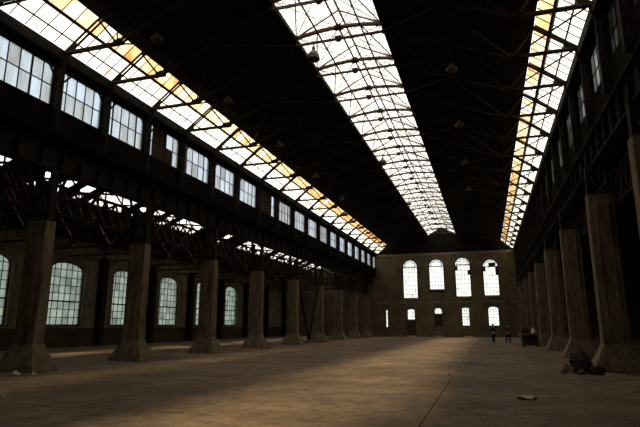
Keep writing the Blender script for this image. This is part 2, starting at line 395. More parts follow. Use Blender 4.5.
# arch mouldings, cornice and pilasters of far wall
for k, o in enumerate(up):
    mb = MB(); uc, w, sill, spring, rise = o
    pts = [(uc - (w / 2 + 0.2) * math.cos(math.pi * q / 14), spring + (rise + 0.2) * math.sin(math.pi * q / 14)) for q in range(15)]
    for p, q in zip(pts, pts[1:]): mb.beam(mapB(*p, -0.04), mapB(*q, -0.04), 0.1, 0.26)
    mb.box(uc - w / 2 - 0.25, uc + w / 2 + 0.25, YB - 0.16, YB + 0.05, sill - 0.18, sill)
    trim(mb, 'trim', 'arch moulding and sill of upper far wall window, %s from the left' % ORD[k])
gb = wall_mb(XC - A_W + .05, XC + A_W - .05, 12.1, lambda u: max(12.12, prof(u) - .2), [], lambda u, z, d: Vector((u, YB - 0.06 + d, z)), [XC + s_ * a_ for s_ in (-1, 1) for a_ in (0.0, A_L, A_U, A_E)], 0.06)  # black panel put in for the shade at the gable top
trim(gb, 'soot_and_shade', 'black panel standing in for shade at the top of the far gable')
trim(MB().box(XC - A_W, XC + A_W, YB - 0.12, YB, 4.75, 5.05), 'trim', 'plain string course between the two window rows of the far wall')
trim(MB().box(XC - A_W, XC + A_W, YB - 0.15, YB, 11.75, 12.1), 'trim', 'cornice band above the tall windows of the far wall')
for k, x in enumerate((-12.6, -8.7, -4.9, -1.05, 2.75)):
    trim(MB().box(x - 0.3, x + 0.3, YB - 0.14, YB, 0, 11.75), 'brick_back', 'flat pilaster on the far wall, %s from the left' % ORD[k])
d1 = empty('door_1', (low[0][0], YB, 0), 'dark plank door in far wall under the leftmost small window', 'door', kind='structure')
for k in range(5): MB().box(low[0][0] - 0.55 + k * 0.22 + 0.005, low[0][0] - 0.55 + (k + 1) * 0.22 - 0.005, YB - 0.06, YB, 0.02, 2.2).build('plank', 'wood', d1)
for sg in (-1, 1): MB().box(low[0][0] + sg * 0.61 - 0.06, low[0][0] + sg * 0.61 + 0.06, YB - 0.1, YB, 0, 2.3).build('jamb', 'wood', d1)
MB().box(low[0][0] + 0.36, low[0][0] + 0.42, YB - 0.11, YB - 0.06, 1.0, 1.2).build('door_handle', 'steel', d1)
for x, w, lab in ((-10.3 * sB, 1.25, 'pale slab standing in for a light streak below the plank door'), (-6.55 * sB, 1.0, 'pale slab standing in for a light streak under the half boarded far window'), (-2.6 * sB, 1.2, 'pale slab standing in for a light streak under the narrow third far window')):  # pale slabs stand in for bright light streaks on the floor
    mb = MB().frustum((x, YB - 0.35), w / 2, 0.28, 0, w / 2 - 0.03, 0.25, 0.13, 0.02); tag(mb.build('light_streak_slab', 'stone', base=True), lab, 'slab', 'light streak slabs at the foot of the far wall')

# right aisle outer wall, near end wall
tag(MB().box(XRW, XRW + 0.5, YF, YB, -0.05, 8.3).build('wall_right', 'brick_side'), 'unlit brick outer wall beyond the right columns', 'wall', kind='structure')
mapF = lambda u, z, d: Vector((u, YF - d, z))
tag(wall_mb(-AX - 0.5, XRW + 0.5, -0.05, prof, [], mapF, brk, 0.6).build('wall_front', 'brick_back'), 'near end wall of the hall behind the viewer', 'wall', kind='structure')

# ------------------------------------------------------------------ roof decks, aisle roofs
def slope(name, x0, z0, x1, z1, y0, y1, th, mat, parent=None):
    mb = MB(); n = Vector((-(z1 - z0), 0, x1 - x0)).normalized()
    if n.z < 0: n = -n
    p = [Vector((x0, y0, z0)), Vector((x1, y0, z1)), Vector((x1, y1, z1)), Vector((x0, y1, z0))]
    mb.add(p + [q + n * th for q in p], HEX)
    return mb.build(name, mat, parent)
def deck(label, x0, z0, x1, z1, npur):
    o = slope('ceiling', x0, z0, x1, z1, YF, YB, 0.14, 'deck'); tag(o, label, 'ceiling', kind='structure')
    for k in range(npur):
        t = (k + 0.6) / npur; x, z = x0 + (x1 - x0) * t, z0 + (z1 - z0) * t
        MB().beam((x, YF, z - 0.07), (x, YB, z - 0.07), 0.1, 0.14).build('purlin', 'deck', o)
for sg, side in ((-1, 'left'), (1, 'right')):
    deck('sooty black roof slope of the nave, %s of the ridge skylight' % side, XC + sg * A_U, Z_U, XC + sg * A_L, Z_L, 5)
    trim(MB().box(min(XC + sg * (A_E + .02), XC + sg * (A_W + 0.4)), max(XC + sg * (A_E + .02), XC + sg * (A_W + 0.4)), YF, YB, Z_E - 0.16, Z_E), 'steel', 'eaves gutter board between %s skylight and clerestory' % side)
    trim(MB().box(XC + sg * (A_E + .1) - .08, XC + sg * (A_E + .1) + .08, YF, YB, Z_E - 0.42, Z_E - 0.17), 'steel', 'long eaves beam under the %s strip skylight' % side)
    trim(MB().beam((XC + sg * A_L, YF, Z_L - 0.08), (XC + sg * A_L, YB, Z_L - 0.08), 0.08, 0.2), 'steel', 'long curb beam along the %s edge of the ridge skylight' % side)
for nm, xa, za, xb, zb in (('left eaves', XC - A_E, Z_E, XC - A_U, Z_U), ('right eaves', XC + A_E, Z_E, XC + A_U, Z_U), ('left of the ridge', XC - A_L, Z_L, XC, Z_R), ('right of the ridge', XC + A_L, Z_L, XC, Z_R), ('left aisle ridge, outer side', -25.7, 9.85, -23.7, 10.7), ('left aisle ridge, inner side', -22.5, 10.1, -23.7, 10.7)):
    tag(slope('ceiling', xa, za, xb, zb, YF, Y_S, 0.12, 'deck'), 'added unseen light-blocking roof over the near bays at the ' + nm, 'ceiling', kind='structure')  # unseen roof pieces added to cut light on the column fronts
deck('dark roof slope over the left aisle, on the outer side', -AX - 0.5, 8.25, -25.7, 9.85, 3)
deck('dark roof slope over the left aisle, on the nave side', XC - A_W - 0.1, 9.3, -22.5, 10.1, 3)
deck('dark sloping roof over the right aisle', XC + A_W + 0.1, 9.2, XRW + 0.5, 8.2, 6)

# ------------------------------------------------------------------ skylights
def skylight(name, label, faces, bays, per_bay, near):
    """faces: list of (xlow, zlow, xhigh, zhigh, [(t0, t1, material), ...])"""
    xm = sum(f[0] for f in faces) / len(faces); zm = faces[0][1]
    root = empty(name, (xm, (bays[0] + bays[-1]) / 2, zm), label, 'skylight')
    for (x0, z0, x1, z1, rows) in faces:
        lo, hi = Vector((x0, 0, z0)), Vector((x1, 0, z1)); d = hi - lo
        nrm = Vector((-d.z, 0, d.x)).normalized()
        if nrm.z < 0: nrm = -nrm
        P = lambda t, y, e=0.0: lo + d * t + nrm * e + Vector((0, y, 0))
        rest = {}
        for y0, y1 in zip(bays, bays[1:]):
            if y0 < 0: n = 5
            else: n = per_bay
            w = (y1 - y0) / n; pc = {}
            vis = 9.0 <= y0 < near
            bars = MB()
            for k in range(n):
                for t0, t1, mat in rows:
                    q = [P(t0, y0 + k * w, .05), P(t0, y0 + (k + 1) * w, .05), P(t1, y0 + (k + 1) * w, .05), P(t1, y0 + k * w, .05)]
                    r = random.random(); 
                    if r < 0.012: continue
                    if name == 'aisle_skylight' and random.random() < (0.66 if x0 > x1 else 0.5): mat = 'soot_and_shade'
                    if mat == 'g_orange' and r > 0.93: mat = 'g_eaves'
                    if mat == 'g_eaves' and r > 0.985: mat = 'g_orange'
                    if vis:
                        p = MB().plate(q, nrm, 0.01); c = p.cen()
                        if (t0, mat) not in pc: pc[(t0, mat)] = p.mesh('pane', mat, c)
                        link('pane', pc[(t0, mat)], c, root)
                    else: rest.setdefault(mat, MB()).plate(q, nrm, 0.01)
                bars.beam(P(0, y0 + k * w, .04), P(1, y0 + k * w, .04), 0.022 if len(faces) == 1 else 0.014, 0.045 if len(faces) == 1 else 0.02, up=nrm)
            bars.build('glazing_bars', 'steel', root)
        for mat, mb in rest.items():
            o = mb.build('glazing', mat, root); o['kind'] = 'stuff'
        for t0, t1, mat in rows[1:]:
            wd = 0.05 if t0 < 0.3 else 0.11
            MB().beam(P(t0, bays[0]), P(t0, bays[-1]), wd, wd * 1.5, up=nrm).build('purlin', 'steel', root)
    return root
M['g_eaves'] = glass('frosted_wired_glass', white_dirty, scale=1.2, per_object=0.12, frosted=0.55)
rows_side = [(0.0, 0.26, 'g_eaves'), (0.26, 0.62, 'g_eaves'), (0.62, 1.0, 'g_orange')]
skylight('eaves_skylight', 'long sloping strip skylight above the left clerestory with orange-stained upper panes',
         [(XC - A_E, Z_E, XC - A_U, Z_U, rows_side)], ALLF, 5, 40)
skylight('eaves_skylight', 'narrow sloping strip skylight along the right eaves with orange-stained upper panes',
         [(XC + A_E, Z_E, XC + A_U, Z_U, rows_side)], ALLF, 5, 40)
rows_r = [(0.0, 1.0, 'g_white')]
rs = skylight('ridge_skylight', 'widest skylight, white glass ridge running down the middle of the roof',
              [(XC - A_L, Z_L, XC, Z_R, rows_r), (XC + A_L, Z_L, XC, Z_R, rows_r)], ALLF, 6, 30)
MB().beam((XC, YF, Z_R), (XC, YB, Z_R), 0.06, 0.12).build('ridge_beam', 'rusty', rs)
skylight('aisle_skylight', 'glass ridge strip over the left aisle glimpsed through the trusses',
         [(-25.7, 9.85, -23.7, 10.7, rows_r), (-22.5, 10.1, -23.7, 10.7, rows_r)], ALLF, 4, 0)

# ------------------------------------------------------------------ nave roof trusses (raised chords with ridge frame)
Z_T = 14.46                                # tie below the ridge glass
A_N = 7.3                                  # foot of the strut under the skylight head
def zlow(a):                               # lower chord height at offset a
    if a >= A_N: return Z_E - 0.08
    return Z_E - 0.08 + (Z_T - (Z_E - 0.08)) * (A_N - a) / (A_N - A_L) if a > A_L else Z_T
def zup(a):
    if a <= A_L: return Z_L + 0.22 * (1 - (a / A_L) ** 2) - 0.02
    if a <= A_U: return Z_L - (Z_L - Z_U) * (a - A_L) / (A_U - A_L) - 0.12
    return Z_U - (Z_U - Z_E) * (a - A_U) / (A_E - A_U) - 0.06
def dbl(mb, p0, p1, w=0.045, h=0.09, gap=0.075):
    for s in (-1, 1): mb.beam(p0, p1, w, h, off=(0, s * gap, 0))
    return mb
def truss(y, idx):
    T = empty('roof_truss', (XC, y, 14.3), 'riveted steel truss under the nave roof, %s counted from the near end' % ORD[idx], 'roof truss', 'nave roof trusses')
    for s in (-1, 1):
        X = lambda a: XC + s * a
        dbl(MB(), (X(A_E), y, zlow(A_E)), (X(A_N - .3), y, zlow(A_E))).build('tie_bar', 'steel', T)
        dbl(MB(), (X(A_N), y, zlow(A_N)), (X(A_L), y, zlow(A_L))).build('lower_chord', 'steel', T)
        dbl(MB(), (X(A_E), y, zup(A_E)), (X(A_U), y, zup(A_U)), gap=0.09).build('glazing_rafter', 'steel', T)
        dbl(MB(), (X(A_U), y, zup(A_U)), (X(A_L), y, Z_L - 0.12)).build('upper_chord', 'steel', T)
        # brackets under the skylight head
        a1 = A_N
        MB().beam((X(a1), y, zlow(a1)), (X(A_U), y, zup(A_U)), 0.07, 0.07).build('strut', 'steel', T)
        MB().plate([(X(a1 - .25), y, zlow(a1 - .25) - .05), (X(a1 + .25), y, zlow(a1 + .25) - .05), (X(a1 + .2), y, zlow(a1 + .2) + .16), (X(a1 - .1), y, zlow(a1 - .1) + .2)], (0, 1, 0), 0.03).build('gusset_plate', 'steel', T)
        MB().plate([(X(A_E), y, zlow(A_E) - .1), (X(A_E - .45), y, zlow(A_E - .45) - .05), (X(A_E - .4), y, zup(A_E - .4) + .02), (X(A_E), y, zlow(A_E) + .15)], (0, 1, 0), 0.03).build('gusset_plate', 'steel', T)
        pts = [(A_N, 0), (5.6, 1), (4.4, 0), (3.2, 1), (A_L, 0)]
        for (p, u), (q, v) in zip(pts, pts[1:]):
            MB().beam((X(p), y, zup(p) if u else zlow(p)), (X(q), y, zup(q) if v else zlow(q)), 0.06, 0.06).build('strut', 'steel', T)
        MB().beam((X(A_L), y, Z_T), (X(A_L), y, Z_L), 0.07, 0.07).build('strut', 'steel', T)
        # bowed ridge frame
        mb = MB(); seg = [A_L * k / 4 for k in range(5)]
        for p, q in zip(seg, seg[1:]): dbl(mb, (X(p), y, zup(p)), (X(q), y, zup(q)), 0.05, 0.10, 0.07)
        mb.build('bowed_chord', 'rusty', T)
        MB().beam((X(A_L), y, Z_L), (XC, y, Z_R - 0.08), 0.035, 0.06).build('glazing_rafter', 'rusty', T)
        for p in (0.0, A_L / 2):
            MB().rod((X(p), y, (Z_T + .02)), (X(A_L * .5 if p == 0 else A_L), y, zup(A_L * .5 if p == 0 else A_L)), 0.014).build('tie_rod', 'rusty', T)
        MB().rod((XC, y, zup(0)), (X(A_L * .55), y, Z_R - (Z_R - Z_L) * .55), 0.014).build('tie_rod', 'rusty', T)
    dbl(MB(), (XC - A_L, y, Z_T), (XC + A_L, y, Z_T), 0.035, 0.06, 0.06).build('ridge_tie', 'rusty', T)
    MB().frustum((XC, y), 0.20, 0.12, zup(0) - 0.10, 0.12, 0.08, zup(0) + 0.14, 0.04).build('node_plate', 'steel', T)
    MB().frustum((XC, y), 0.10, 0.10, Z_T - .10, 0.15, 0.13, Z_T + .10, 0.03).build('node_plate', 'steel', T)
    return T
for i, y in enumerate(FR): truss(y, i)
# wind bracing under the ridge glass and under the roof slopes
wbr = empty('wind_bracing', (XC, FR[0], Z_L), 'thin crossing rods braced between the trusses below the ridge skylight', 'bracing')
for y0, y1 in zip(FR, FR[1:]):
    for s in (-1, 1):
        MB().rod((XC, y0, zup(0)), (XC + s * A_L, y1, Z_L), 0.018, 5).build('rod', 'rusty', wbr)
        MB().rod((XC + s * A_L, y0, Z_L), (XC, y1, zup(0)), 0.016, 5).build('rod', 'rusty', wbr)
        MB().rod((XC + s * A_L, y1, Z_L - .05), (XC + s * A_L * .5, y0, zup(A_L * .5)), 0.03, 5).build('lattice_bar', 'steel', wbr)
for s, nm in ((-1, 'left'), (1, 'right')):
    MB().beam((XC + s * A_L * .5, YF, zup(A_L * .5)), (XC + s * A_L * .5, YB, zup(A_L * .5)), 0.055, 0.08).build('runner', 'rusty', wbr)
    sb = empty('slope_bracing', (XC + s * 5, FR[0], 13), 'crossed bracing bars under the %s roof slope between the trusses' % nm, 'bracing')
    for k in range(0, len(FR) - 2, 2):
        y0, y1 = FR[k], FR[k + 2]
        MB().beam((XC + s * A_N, y0, zlow(A_N)), (XC + s * A_L, y1, Z_T), 0.05, 0.05).build('bar', 'steel', sb)
        MB().beam((XC + s * A_L, y0, Z_T), (XC + s * A_N, y1, zlow(A_N)), 0.05, 0.05).build('bar', 'steel', sb)
    for k in range(len(FR) - 1):
        y0, y1 = FR[k], FR[k + 1]
        if s > 0: MB().beam((XC + s * A_E, y0, zlow(A_E)), (XC + s * A_N, y1, zlow(A_N)), 0.05, 0.05).build('bar', 'steel', sb)
MB().beam((XC, YF, zup(0)), (XC, YB, zup(0)), 0.055, 0.09).build('runner', 'rusty', wbr)

# ------------------------------------------------------------------ clerestory walls, crane girders
ZC0, ZC1 = 10.03, 11.76
ZG0 = 7.72                      # underside of the crane girders
for s, nm in ((-1, 'left'), (1, 'right')):
    xw = XC + s * A_W
    mp = (lambda sg, x_: (lambda u, z, d: Vector((x_ + sg * d, u, z))))(s, xw)
    ops = []
    for y0, y1 in zip(FR, FR[1:] + [YB]):
        ops.append(((y0 + y1) / 2, (y1 - y0) - 0.2, ZC0, ZC1, 0))
    w = wall_mb(YF, YB, 8.9, lambda u: Z_E, ops, mp, (), 0.25).build('wall_clerestory_' + nm, 'soot_and_shade')
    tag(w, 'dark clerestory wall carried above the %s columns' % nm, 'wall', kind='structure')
    for k, o in enumerate(ops):
        y = o[0]; blocked = (s < 0 and k in (4, 8))
        heavy = {('c', 1), ('c', 4)} if k % 2 == 1 else None
        if s < 0:
            window(o, mp, 6 if k in (0, 1) else 5, 2, 'g_clere', 'milky clerestory window high in the left wall, %s from the near end' % ORD[k] + (', mostly boarded over' if blocked else ''), depth=0.12, single=(k < 9), bar=0.035, heavy=heavy, frame=0.06,
                   shutter=(lambda i, j: 1 <= i <= 3 and not (k == 4 and i == 3 and j == 1)) if blocked else None)
        else:
            window(o, mp, 5, 2, 'g_clere_dim', 'sooty clerestory window high in the right wall, %s from the near end' % ORD[k], depth=0.12, single=False, bar=0.04, frame=0.06)
    # posts between the windows with knee braces
    for k, y in enumerate(FR):
        p = empty('clerestory_post', (xw - s * 0.12, y, 9.05), 'steel post with knee braces between %s clerestory windows, %s from the near end' % (nm, ORD[k]), 'post', 'posts of the %s clerestory' % nm)
        MB().box(xw - s * 0.12 - 0.12, xw - s * 0.12 + 0.12, y - 0.1, y + 0.1, 9.05, Z_E - 0.45).build('shaft', 'steel', p)
        for t in (-1, 1): MB().beam((xw - s * 0.1, y + t * 0.12, ZC1 - 0.7), (xw - s * 0.1, y + t * 0.75, ZC1 + 0.05), 0.06, 0.06).build('knee_brace', 'steel', p)
        MB().beam((xw - s * 0.15, y, ZC1 - 0.5), (XC + s * (A_E - 0.05), y, Z_E - 0.18), 0.06, 0.06).build('knee_brace', 'steel', p)

def between(cols):
    c = [cols[0] - 6.6] + cols + [YB]
    return list(zip(c, c[1:]))
for s, nm, cols, xcol in ((-1, 'left', COLL, XCL), (1, 'right', COLR, XCR)):
    xg = xcol
    for k, (y0, y1) in enumerate(between(cols)):
        G = empty('crane_girder', (xg, (y0 + y1) / 2, ZG0), 'deep dark crane girder over the %s columns, %s bay from the near end' % (nm, ORD[k]), 'girder', 'crane girders on the %s side' % nm)
        y0_, y1_ = y0 + 0.01, y1 - 0.01
        MB().box(xg - 0.03, xg + 0.03, y0_, y1_, ZG0 + .06, 8.85).build('web', 'steel', G)
        MB().box(xg - 0.22, xg + 0.22, y0_, y1_, 8.85, 8.91).build('flange', 'steel', G)
        MB().box(xg - 0.22, xg + 0.22, y0_, y1_, ZG0, ZG0 + .06).build('flange', 'steel', G)
        MB().box(xg - 0.04, xg + 0.04, y0_, y1_, 8.91, 9.03).build('rail', 'rusty', G)
        n = 6
        for q in range(n):
            yy = y0_ + (y1_ - y0_) * (q + 0.5) / n
            MB().box(xg - 0.2, xg + 0.2, yy - 0.02, yy + 0.02, ZG0 + .07, 8.84).build('stiffener', 'steel', G)
        L = empty('lattice_girder', (xcol + s * 0.55, (y0 + y1) / 2, 6.2), 'open lattice girder behind the %s columns, %s bay from the near end' % (nm, ORD[k]), 'girder', 'lattice girders on the %s side' % nm)
        xl = xcol + s * 0.55
        for z in (6.2, 7.4): MB().beam((xl, y0_, z), (xl, y1_, z), 0.1, 0.12).build('chord', 'steel', L)
        n = 9
        for q in range(n):
            ya, yb_ = y0_ + .05 + (y1_ - y0_ - .1) * q / n, y0_ + .05 + (y1_ - y0_ - .1) * (q + 1) / n
            MB().beam((xl, ya, 6.2), (xl, yb_, 7.4), 0.05, 0.1).build('diagonal', 'steel', L)
            MB().beam((xl, ya, 7.4), (xl, yb_, 6.2), 0.05, 0.1).build('diagonal', 'rusty', L)

# ------------------------------------------------------------------ columns and stanchions
def column(x, y, nm, k, inward):
    C = empty('concrete_column', (x, y, 0), 'square stained concrete column on a flared base in the %s row, %s from the near end' % (nm, ORD[k]), 'column', 'concrete columns of the %s row' % nm)
    a0, b0, a1, b1 = 0.92, 0.62, 0.47, 0.27
    pd = MB(); pd.frustum((x, y), a0, b0, 0, a0, b0, 0.06, 0.03); pd.frustum((x, y), a0, b0, 0.06, a1 + 0.01, b1 + 0.01, 0.95, 0.03)
    pd.build('pedestal', 'concrete', C)
    H = 5.6 if inward > 0 else 6.6
    sh = MB().frustum((x, y), a1, b1, 0.9, a1, b1 - 0.02, H, 0.035).build('shaft', 'concrete', C)
    for t in (-0.22, 0.22): MB().frustum((x + t, y - b1 + 0.01), 0.05, 0.04, 1.0, 0.05, 0.045, H - 0.05, 0.015).build('rib', 'concrete', sh)
    MB().frustum((x, y), a1 - 0.02, b1 - 0.02, H, a1 - 0.04, b1 - 0.04, H + 0.06, 0.02).build('bearing_plate', 'steel', C)
    T = empty('steel_stanchion', (x, y, H + 0.06), 'laced steel stanchion on top of the %s concrete column of the %s row' % (ORD[k], nm), 'stanchion', 'stanchions on the %s columns' % nm)
    for t in (-0.36, 0.36): MB().box(x + t - 0.06, x + t + 0.06, y - 0.16, y + 0.16, H + 0.06, ZG0).build('leg', 'steel', T)
    n = 3 if inward > 0 else 2
    for q in range(n):
        z = H + 0.12 + q * (ZG0 - H - 0.2) / n; t = 1 if q % 2 else -1
        MB().beam((x - 0.36 * t, y - 0.17, z), (x + 0.36 * t, y - 0.17, z + (ZG0 - H - 0.3) / n), 0.03, 0.08, up=(0, 1, 0)).build('lacing_bar', 'steel', T)
    for t in (-1, 1):
        MB().beam((x, y + t * 0.17, H + 0.3), (x, y + t * 1.0, ZG0 - 0.06), 0.09, 0.09).build('knee_brace', 'steel', T)
for k, y in enumerate(COLL): column(XCL, y, 'left', k, 1)
for k, y in enumerate(COLR): column(XCR, y, 'right', k, -1)
# V brace between the fifth and sixth left columns
vb = empty('portal_brace', (XCL + 0.2, 47.8, 0), 'dark V-shaped steel brace between the fifth and sixth left columns', 'brace')
for yt in (44.6, 50.7): MB().beam((XCL + 0.2, 47.7, 0.15), (XCL + 0.2, yt, 6.0), 0.16, 0.2).build('leg', 'steel', vb)
MB().frustum((XCL + 0.2, 47.7), 0.3, 0.4, 0, 0.2, 0.3, 0.25, 0.03).build('foot', 'concrete', vb)

# ------------------------------------------------------------------ aisle trusses
def aisle_truss(y, k, nm):
    if nm == 'left': xa, xb, zr, xm, zea, zeb = XCL - 0.62, -AX, 9.8, -23.7, 9.0, 8.0
    else: xa, xb, zr, xm, zea, zeb = XCR + 0.62, XRW, 8.5, 11.5, 8.85, 7.95
    T = empty('aisle_truss', (xm, y, 6.9), 'light lattice truss across the %s aisle, %s from the near end' % (nm, ORD[k]), 'roof truss', 'trusses of the %s aisle' % nm)
    zb = 6.9
    dbl(MB(), (xa, y, zb), (xb, y, zb), 0.05, 0.1, 0.06).build('lower_chord', 'steel', T)
    dbl(MB(), (xa, y, zea - .1), (xm, y, zr - .1), 0.05, 0.1, 0.06).build('upper_chord', 'steel', T)
    dbl(MB(), (xb, y, zeb - .1), (xm, y, zr - .1), 0.05, 0.1, 0.06).build('upper_chord', 'steel', T)
    n = 8; prev = None
    for q in range(n + 1):
        x = xa + (xb - xa) * q / n
        zt = (zea + (zr - zea) * (x - xa) / (xm - xa) if abs(x - xa) < abs(xm - xa) else zr + (zeb - zr) * (x - xm) / (xb - xm)) - .1
        if 0 < q < n: MB().beam((x, y, zb), (x, y, zt), 0.06, 0.06).build('post', 'steel', T)
        if prev:
            px, pz = prev
            if q % 2: MB().beam((px, y, zb), (x, y, zt), 0.05, 0.07).build('diagonal', 'rusty', T)
            else: MB().beam((px, y, pz), (x, y, zb), 0.05, 0.07).build('diagonal', 'rusty', T)
        prev = (x, zt)
yl = []
for y0, y1 in between(COLL): yl += [y0, (y0 + y1) / 2]
for k, y in enumerate(yl): aisle_truss(y, k, 'left')
for k, y in enumerate(COLR): aisle_truss(y, k, 'right')

# ------------------------------------------------------------------ pendant lamps
def lamp(x, y, z, ztop, r, lab, hs=1.0):
    L = empty('pendant_lamp', (x, y, z), lab, 'lamp', 'pendant lamps of the nave')
    MB().rod((x, y, z + r * hs * 1.4), (x, y, ztop), 0.02).build('cable', 'steel', L)
    h = r * hs
    MB().lathe((x, y, z), [(r, 0), (r, 0.04), (r * .97, h * .3), (r * .82, h * .55), (r * .5, h * .82), (r * .30, h), (r * .28, h)], 20).build('lamp_shade', 'lamp', L, True)
    rf = MB().lathe((x, y, z), [(r * .96, 0.012), (r * .78, h * .48), (r * .46, h * .74), (0.001, h * .88)], 20).build('reflector', 'lamp_in', L, True)
    MB().lathe((x, y, z), [(r * .28, h * .95), (r * .26, h * 1.3), (r * .14, h * 1.42), (0.01, h * 1.44)], 12).build('cap', 'lamp', L, True)
    MB().lathe((x, y, z), [(0.01, h * .1), (r * .2, h * .25), (r * .22, h * .45), (r * .1, h * .8)], 10).build('bulb', 'lamp_in', rf, True)
k = 0
for y in (15.05, 20.8, 27.35, 34.35, 41.6):
    lamp(-11.2, y, 12.1, zlow(5.5), 0.24, 'grey dome pendant lamp below the left roof slope, %s from the near end' % ORD[k]); k += 1
k = 0
for y in (20.8, 27.35, 34.35, 41.6):
    lamp(-0.78, y, 12.1, zlow(4.92), 0.24, 'grey dome pendant lamp below the right roof slope, %s from the near end' % ORD[k]); k += 1
lamp(-6.9, 20.8, 13.62, (Z_T + .02), 0.30, 'large grey bell lamp hanging under the near end of ridge skylight', 1.6)
lamp(-6.95, 37.95, 13.85, (Z_T + .02), 0.30, 'bell lamp hanging under the middle of the ridge skylight by its left edge', 1.15)
lamp(-7.0, 52.6, 13.8, Z_T, 0.28, 'bell lamp hanging under the far part of the ridge skylight')

# ------------------------------------------------------------------ people
def skin_mesh(name, pts, edges, mat, lev=2):
    me = bpy.data.meshes.new(name); me.from_pydata([p[:3] for p in pts], edges, []); me.update()
    o = bpy.data.objects.new(name, me); COL.objects.link(o)
    sk = o.modifiers.new('s', 'SKIN'); sk.use_smooth_shade = True
    for i, v in enumerate(me.skin_vertices[0].data):
        r = pts[i][3]; v.radius = r if isinstance(r, tuple) else (r, r); v.use_root = (i == 0)
    ss = o.modifiers.new('u', 'SUBSURF'); ss.levels = lev; ss.render_levels = lev
    dg = bpy.context.evaluated_depsgraph_get(); dg.update()
    out = bpy.data.meshes.new_from_object(o.evaluated_get(dg)); out.name = name
    bpy.data.objects.remove(o); out.materials.clear(); out.materials.append(M[mat])
    for p in out.polygons: p.use_smooth = True
    return out
def person(x, y, rz, h, stance, arm_pose, top, bottom, label):
    R = empty('person', (x, y, 0), label, 'person', 'people in the hall')
    s = h / 1.75
    def A(px, py, pz, r): return (px * s, py * s, pz * s, r * s if not isinstance(r, tuple) else (r[0] * s, r[1] * s))
    pts = [A(0, 0, .95, (.15, .11)), A(0, 0, 1.12, (.13, .10)), A(0, .0, 1.30, (.16, .11)), A(0, .0, 1.44, (.10, .08)), A(0, -.01, 1.52, .05), A(0, -.03, 1.60, (.072, .085)), A(0, -.035, 1.68, (.07, .085))]
    E_ = [(i, i + 1) for i in range(6)]
    tpts = pts[:4] ; tE = [(0, 1), (1, 2), (2, 3)]
    tpts = [tuple([*p[:3], (p[3][0] + .012, p[3][1] + .012) if isinstance(p[3], tuple) else p[3] + .012]) for p in tpts]
    bpts = [A(0, 0, .97, (.165, .125))]; bE = []
    tpts2 = list(tpts); tE2 = list(tE)
    for sg in (-1, 1):
        fx, fy, kx, ky = stance[sg]
        i0 = len(pts)
        leg = [A(sg * .09, 0, .86, .088), A(kx, ky, .49, .062), A(fx, fy + .02, .09, .045), A(fx, fy - .05, .04, .042), A(fx + sg * .02, fy - .16, .035, .035)]
        pts += leg; E_ += [(0, i0)] + [(i0 + q, i0 + q + 1) for q in range(4)]
        j0 = len(bpts); bpts += [A(sg * .09, 0, .86, .104), A(kx, ky, .49, .078), A(fx, fy + .02, .10, .066)]; bE += [(0, j0), (j0, j0 + 1), (j0 + 1, j0 + 2)]
        el, hd = arm_pose[sg]
        i0 = len(pts)
        arm = [A(sg * .19, 0, 1.40, .058), A(*el, .044), A(*hd, .03)]
        d = (Vector(hd) - Vector(el)).normalized()
        palm = Vector(hd) + d * .08
        arm.append(A(*palm, (.038, .022)))
        pts += arm; E_ += [(2, i0), (i0, i0 + 1), (i0 + 1, i0 + 2), (i0 + 2, i0 + 3)]
        pi = i0 + 3
        side = Vector((0, 1, 0)).cross(d); side = side.normalized() if side.length > .1 else Vector((1, 0, 0))
        fwd = d.cross(side).normalized()
        for q, ln in zip((-1.5, -.5, .5, 1.5), (.065, .08, .085, .07)):
            b0 = len(pts); p1 = palm + fwd * q * .02 + d * ln * .55; p2 = palm + fwd * q * .021 + d * ln - side * sg * .015
            pts += [A(*p1, .009), A(*p2, .008)]; E_ += [(pi, b0), (b0, b0 + 1)]
        b0 = len(pts); p1 = Vector(hd) + d * .05 - fwd * .05; p2 = p1 + d * .04 - fwd * .012
        pts += [A(*p1, .011), A(*p2, .009)]; E_ += [(i0 + 2, b0), (b0, b0 + 1)]
        j0 = len(tpts2)
        tpts2 += [A(sg * .19, 0, 1.40, .075), A(*el, .060), A(*(Vector(hd) - d * .02), .048)]; tE2 += [(2, j0), (j0, j0 + 1), (j0 + 1, j0 + 2)]
    objs = []
    ob = link('body', skin_mesh('body', pts, E_, 'skin'), R.location, R)
    link('trousers', skin_mesh('trousers', bpts, bE, bottom), R.location, R)
    link('jacket', skin_mesh('jacket', tpts2, tE2, top), R.location, R)
    # hair cap, face, shoes
    bm = bmesh.new(); bmesh.ops.create_uvsphere(bm, u_segments=16, v_segments=10, radius=1.0)
    for v in bm.verts: v.co = Vector((v.co.x * .088 * s, v.co.y * .105 * s + .015, v.co.z * .115 * s))
    bmesh.ops.delete(bm, geom=[v for v in bm.verts if v.co.z < -.02 * s and v.co.y < .03 * s or v.co.z < -.07 * s], context='VERTS')
    me = bpy.data.meshes.new('hair'); bm.to_mesh(me); bm.free(); me.materials.append(M['hair']); link('hair', me, R.location + Vector((0, -.035 * s, 1.665 * s)), ob)
    hz = R.location
    MB().frustum((hz.x, hz.y - .125 * s), .014, .02, 1.585 * s, .008, .012, 1.64 * s, .004).build('nose', 'skin', ob)
